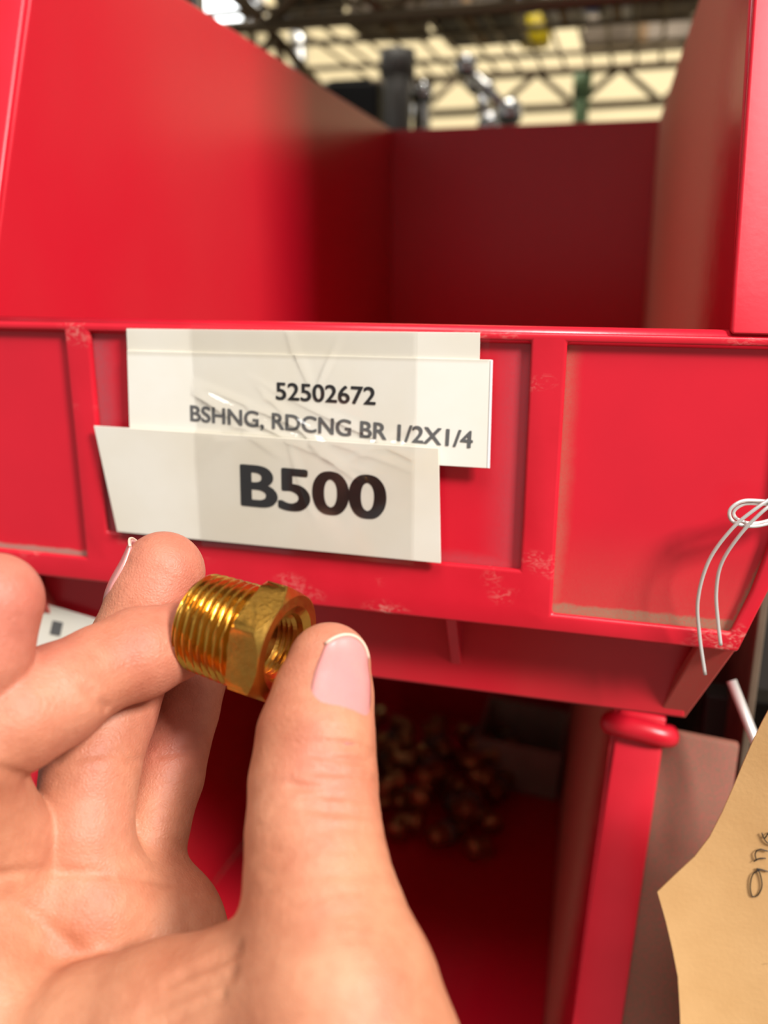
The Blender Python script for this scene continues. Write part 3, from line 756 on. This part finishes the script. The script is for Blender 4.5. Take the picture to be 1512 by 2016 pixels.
# nails: a curved plate wrapped on the finger's own surface
def fieldval(p):
    g = (np.asarray(p) - lo) / V; i = np.floor(g).astype(int); f = g - i
    r = 0
    for dx in (0, 1):
        for dy in (0, 1):
            for dz in (0, 1):
                r += D0[i[0] + dx, i[1] + dy, i[2] + dz] * (f[0] if dx else 1 - f[0]) * (f[1] if dy else 1 - f[1]) * (f[2] if dz else 1 - f[2])
    return r
def nail(tip, base, facing, t0, t1, half, r0, lift, label, over=1.0):
    ax = tip - base; L = np.linalg.norm(ax); ax = ax / L
    n = facing - ax * facing.dot(ax); n /= np.linalg.norm(n); s = np.cross(ax, n)
    NU, NV = 18, 22; top = []; vs = []; fs = []
    for j in range(NV + 1):
        v = j / NV
        for i in range(NU + 1):
            u = 2 * i / NU - 1
            # rounded cuticle end (v=0) and gently rounded free edge (v=1)
            v0 = 0.2 * (u * u) ** 1.1; v1 = 1 - 0.13 * u * u
            al = L + t0 + (t1 - t0) * (v0 + (v1 - v0) * v)
            wd = half * (0.86 + 0.14 * math.sin(math.pi * min(1, v * 0.9 + 0.1)))
            th_ = u * wd
            c = base + ax * al
            dr = n * math.cos(th_) + s * math.sin(th_)
            r = 16.0
            c2_ = c if al <= L else base + ax * min(al, L + over)
            for _ in range(60):
                val = fieldval(c2_ + dr * r)
                if val < 0.02: break
                r -= max(0.05, 0.8 * val)
                if r < 2: break
            flat = r0 / math.cos(th_ * 0.55)
            rr = (0.8 * r + 0.2 * flat) + lift - 0.25 * (u * u) ** 2 - 0.25 * max(0, 0.12 - v) / 0.12
            p = c + dr * rr
            top.append(p); vs.append(p)
    m = (NU + 1) * (NV + 1)
    vs += [None] * m
    for k in range(m):
        u = (k % (NU + 1)) / NU * 2 - 1
        dr = n * math.cos(u * half) + s * math.sin(u * half)
        vs[m + k] = vs[k] - dr * 0.7
    for j in range(NV):
        for i in range(NU):
            a = j * (NU + 1) + i
            fs.append((a, a + 1, a + NU + 2, a + NU + 1)); fs.append((m + a, m + a + NU + 1, m + a + NU + 2, m + a + 1))
    bd = [i for i in range(NU)]
    for i in range(NU):
        fs.append((i, m + i, m + i + 1, i + 1)); a = NV * (NU + 1) + i; fs.append((a, a + 1, m + a + 1, m + a))
    for j in range(NV):
        a = j * (NU + 1); b_ = a + NU + 1; fs.append((a, b_, m + b_, m + a)); a += NU; b_ += NU; fs.append((a, m + a, m + b_, b_))
    o = mesh('fingernail', [tuple(v) for v in vs], fs, 'nail', hand, smooth=True, off=tuple(HB))
    if label: o['label'] = label
    # pale free edge
    e = [vs[NV * (NU + 1) + i] + ax * 0.15 for i in range(NU + 1)]
    tube('nail_edge', e, 0.33, 'nail_edge', o, 6, off=tuple(HB))
    return o
nail(thumb[0][0], thumb[2][0], cdir(0.46, 0.12, 0.9), -17.0, 3.4, 0.68, 9.1, 0.25, 'short pink thumbnail')
nail(ring[0][0], ring[2][0], cdir(-0.95, 0.2, -0.10), -11.0, 4.6, 0.85, 9.4, 0.35, 'ring finger nail seen edge-on')
del FG, PL, D, Dc, f

# ------------------------------------------------------------------ loose fittings in the lower bin
def elbow_mesh():
    root = empty('pipe_elbow', (0, 0, 0))
    pts = [(-9, 0, 0), (-3, 0, 0), (0, 0, 1), (2.2, 0, 3.5), (3, 0, 7), (3, 0, 12)]
    tube('elbow_body', spline(pts, 3), 5.2, 'brass_dull', root, 12)
    tube('collar', [(-11, 0, 0), (-7, 0, 0)], 6.8, 'brass_dull', root, 12); tube('collar', [(3, 0, 9), (3, 0, 14)], 6.8, 'brass_dull', root, 12)
    return root
def nipple_mesh():
    root = empty('hex_nipple', (0, 0, 0))
    tube('hex_ring', [(-3, 0, 0), (3, 0, 0)], 8.6, 'steel_dusty', root, 6)
    for s_ in (-1, 1):
        prof = [(s_ * (3 + 0.9 * i), 0, 0) for i in range(12)]
        tube('threaded_end', prof, [6.2 + (0.5 if i % 2 else 0) for i in range(12)], 'brass_dull', root, 14)
    return root
protos = [elbow_mesh(), nipple_mesh()]
def FLZ(x): return -233 - 103.3 - (x + 25) * 0.0732 + 0.6
spots = []
for ly, (nx, ny) in enumerate(((5, 5), (4, 3))):
    for i in range(nx):
        for j in range(ny):
            sx_ = -92 + ly * 12 + i * 27 + rng.uniform(-3, 3)
            spots.append((sx_, 245 + ly * 16 + j * 30 + rng.uniform(-3, 3), FLZ(sx_) + 7.5 + ly * 15))
kinds = [rng.randint(2) for _ in spots]
usedp = [False, False]
for (x, y, z), k in zip(spots, kinds):
    if not usedp[k]: o = protos[k]; usedp[k] = True
    else: o = copy_tree(protos[k])
    o.location = Vector((x, y, z + (1.2 if k else 0))) * S
    o.rotation_euler = (rng.uniform(-0.3, 0.3) if k else math.pi / 2 * rng.randint(4), rng.uniform(-0.15, 0.15), rng.uniform(0, 6.28))
    tag(o, ('small grey hex nipple lying in the lower bin heap', 'dull brass elbow lying in the lower bin heap')[0 if k else 1], 'pipe fitting', ('hex nipples heaped in the lower bin', 'elbows heaped in the lower bin')[0 if k else 1])
cb = empty('cardboard_box', (24, 345, FLZ(24))); cb.rotation_euler = (0, math.radians(4.2), 0); tag(cb, 'small open grey-brown cardboard box at the back of the lower bin', 'box')
o0 = (32, 345, -336)
for nm, a in (('panel', (2, 62, 318, 320, -336, -300)), ('panel', (2, 62, 378, 380, -336, -300)), ('panel', (2, 4, 320, 378, -336, -300)), ('panel', (60, 62, 320, 378, -336, -300)), ('base', (4, 60, 320, 378, -336, -334))):
    box(nm, *a, 'cardboard_grey', cb, 0.3, o0)
# cream card tucked under the left end of the lip
def pj(px, py, y): p = at(px, py, y); return (p[0], p[2])
cc = empty('paper_card', (0, 0, 0)); tag(cc, 'cream paper card tucked under the left end of the upper bin', 'card')
prism('card_sheet', [pj(84, 1188, 12), pj(232, 1232, 12), pj(224, 1330, 12), pj(20, 1330, 12)], 12, 12.5, 'paper_yellowed', cc, axis='Y', bev=0.05)
prism('printed_mark', [pj(104, 1222, 11.8), pj(124, 1226, 11.8), pj(118, 1252, 11.8), pj(98, 1248, 11.8)], 11.75, 11.95, 'ink_faded', cc, axis='Y', bev=0)

# ------------------------------------------------------------------ wire shelving behind the bins
ws = empty('wire_shelf', (0, 880, -1300)); tag(ws, 'brown wire shelving with zigzag truss edges behind the red bin', 'shelf')
w0 = (0, 880, -1300)
def trussbar(a, b_, drop, period, r):
    a = np.array(a, float); b_ = np.array(b_, float); dn = np.array([0, 0, -drop])
    tube('truss_rod', [a, b_], r, 'shelf_wire', ws, 8, w0); tube('truss_rod', [a + dn, b_ + dn], r, 'shelf_wire', ws, 8, w0)
    n_ = max(2, int(np.linalg.norm(b_ - a) / (period / 2)))
    for i in range(n_):
        p = a + (b_ - a) * i / n_; q_ = a + (b_ - a) * (i + 1) / n_
        tube('truss_web', [p if i % 2 == 0 else p + dn, q_ + dn if i % 2 == 0 else q_], r * 0.8, 'shelf_wire', ws, 6, w0)
ZS = 230
trussbar((-330, 900, ZS), (420, 880, ZS), 38, 92, 4.8)
trussbar((-255, 470, ZS), (420, 470, ZS), 38, 92, 4.8)
A = at(470, -10, 520); B = at(742, 296, 900)
trussbar(A, B, 34, 70, 4.6)
for i in range(26):
    x = -250 + i * 26
    tube('shelf_bar', [(x, 470, ZS + 3), (x, 890, ZS + 3)], 2.0, 'shelf_wire', ws, 6, w0)
for y in (560, 680, 790):
    tube('cross_bar', [(-330, y, ZS - 3), (420, y, ZS - 3)], 3.0, 'shelf_wire', ws, 6, w0)
for (x, y) in ((-345, 905), (430, 890), (430, 470), (-270, 470)):
    tube('post', [(x, y, -1300), (x, y, 700)], 12, 'chrome', ws, 14, w0)
box('lower_board', -340, 430, 465, 905, 84, 92, 'steel_dark', ws, 1, w0)
def atz(px, py, z):
    r = R @ _ray(px, py); return CAM + r * ((z - CAM[2]) / r[2])
def shelf_box(name, px, py, w_, d_, h_, m, label, cat, rot=0):
    c = atz(px, py, ZS + 5.2); o = empty(name, c); tag(o, label, cat, None)
    box('carton', -w_ / 2, w_ / 2, -d_ / 2, d_ / 2, 0, h_, m, o, 1.0)
    box('closing_tape', -4, 4, -d_ / 2 - 0.4, d_ / 2 + 0.4, -0.15, h_ + 0.3, 'cardboard' if m != 'cardboard' else 'box_white', o, 0)
    o.rotation_euler = (0, 0, rot); return o
shelf_box('carton_box', 940, 62, 80, 120, 70, 'box_dark', 'dark carton on the wire shelf above the bin middle', 'box')
shelf_box('carton_box', 770, 55, 70, 110, 90, 'cardboard_grey', 'grey-brown carton on the wire shelf left of the dark carton', 'box', 0.2)
shelf_box('carton_box', 610, 10, 60, 80, 80, 'box_dark', 'leftmost dark carton on the wire shelf by the brace', 'box', 0.3)
shelf_box('carton_box', 1265, 92, 120, 60, 60, 'cardboard_grey', 'wide grey carton at the far right of the wire shelf', 'box')
shelf_box('carton_box', 1215, 25, 34, 70, 80, 'box_white', 'white carton standing right on the wire shelf', 'box')
shelf_box('carton_box', 1310, 22, 60, 80, 60, 'cardboard_grey', 'short grey carton beside the white carton on the shelf', 'box')
shelf_box('carton_box', 1110, 30, 40, 60, 50, 'box_white', 'small white carton between the two blue-lidded jars', 'box')
shelf_box('carton_box', 850, -20, 60, 60, 50, 'box_white', 'white carton at the front of the wire shelf', 'box')
def jar(px, py, r_, h_, mb, ml, label):
    c = atz(px, py, ZS + 5.2); o = empty('storage_jar', c); tag(o, label, 'jar')
    lathe('jar_body', [(r_ * 0.9, 0), (r_, 2), (r_, h_ * 0.7), (r_ * 0.8, h_ * 0.8)], mb, o, 20)
    lathe('lid', [(r_ * 0.95, h_ * 0.78), (r_ * 0.95, h_), (r_ * 0.9, h_ + 1)], ml, o, 20)
jar(1040, 22, 13, 50, 'lid_blue', 'lid_blue', 'blue jar on the wire shelf behind the yellow tub')
jar(1172, 22, 12, 50, 'lid_blue', 'lid_blue', 'blue jar beside the white carton on the wire shelf')
jar(1052, 92, 16, 40, 'yellow', 'yellow', 'bright yellow tub on the wire shelf')
# things on the board behind the bin
bk = empty('tool_case', at(690, 300, 640)); bk.location.z = 92.2 * S
tag(bk, 'black tool case on the board behind the bin', 'case')
box('case_body', -60, 36, -30, 30, 0, 84, 'box_black', bk, 3); box('handle', -20, 20, -6, 6, 84, 92, 'box_black', bk, 2)
def pipe(px, y, r_, h_, m, label, tilt=0):
    c = at(px, 250, y); o = empty('pipe_length', (c[0], y, 92.2)); tag(o, label, 'pipe')
    tube('pipe_tube', [(0, 0, 0), (tilt, 0, h_)], r_, m, o, 16); tube('coupling', [(tilt * 0.8, 0, h_ * 0.8), (tilt, 0, h_)], r_ * 1.25, m, o, 16)
pipe(782, 620, 13, 110, 'grey_plastic', 'grey plastic pipe standing beside the black case')
pipe(830, 660, 9, 90, 'chrome', 'chrome pipe standing right of the grey plastic pipe')
pipe(1142, 820, 8, 120, 'green_pipe', 'pale green pipe standing against the far truss')
def chrome_fit(p0, p1, label):
    o = empty('chrome_fitting', p1); tag(o, label, 'pipe fitting')
    p0 = np.array(p0); p1 = np.array(p1)
    tube('shaft', [p0, p1], 4.5, 'chrome', o, 14, tuple(p1))
    for nm, c, r_ in (('ball_end', p0, 10), ('ball_end', p1, 12)):
        lathe(nm, [(0.3, -r_)] + [(r_ * math.cos(t), r_ * math.sin(t)) for t in np.linspace(-1.3, 1.3, 11)] + [(0.3, r_)], 'chrome', o, 20, tuple(p1), tuple(c))
    tube('flange_ring', [p0 * 0.55 + p1 * 0.45, p0 * 0.45 + p1 * 0.55], 7, 'chrome', o, 14, tuple(p1))
chrome_fit(at(917, 130, 600), at(1003, 222, 590), 'chrome rod fitting with ball ends hanging under the wire shelf')
chrome_fit(at(938, 165, 640), at(965, 245, 640), 'slim chrome fitting hanging behind the ball-ended rod')
# window with daylight in the back wall
wn = empty('window_1', (0, 1748, 0)); wn.location = (0, 0, 0); wn['kind'] = 'structure'
p0 = at(505, 38, 1745); p1 = at(250, -250, 1745)
box('window_pane', p1[0], p0[0], 1742, 1746, p0[2], p1[2] + 300, 'window_glow', wn, 0)
for a in ((p1[0] - 30, p0[0] + 22, 1735, 1750, p0[2] - 22, p0[2]), (p0[0], p0[0] + 22, 1735, 1750, p0[2], p1[2] + 300), (p1[0] - 30, p1[0], 1735, 1750, p0[2], p1[2] + 300)):
    box('window_frame', *a, 'box_white', wn, 1)
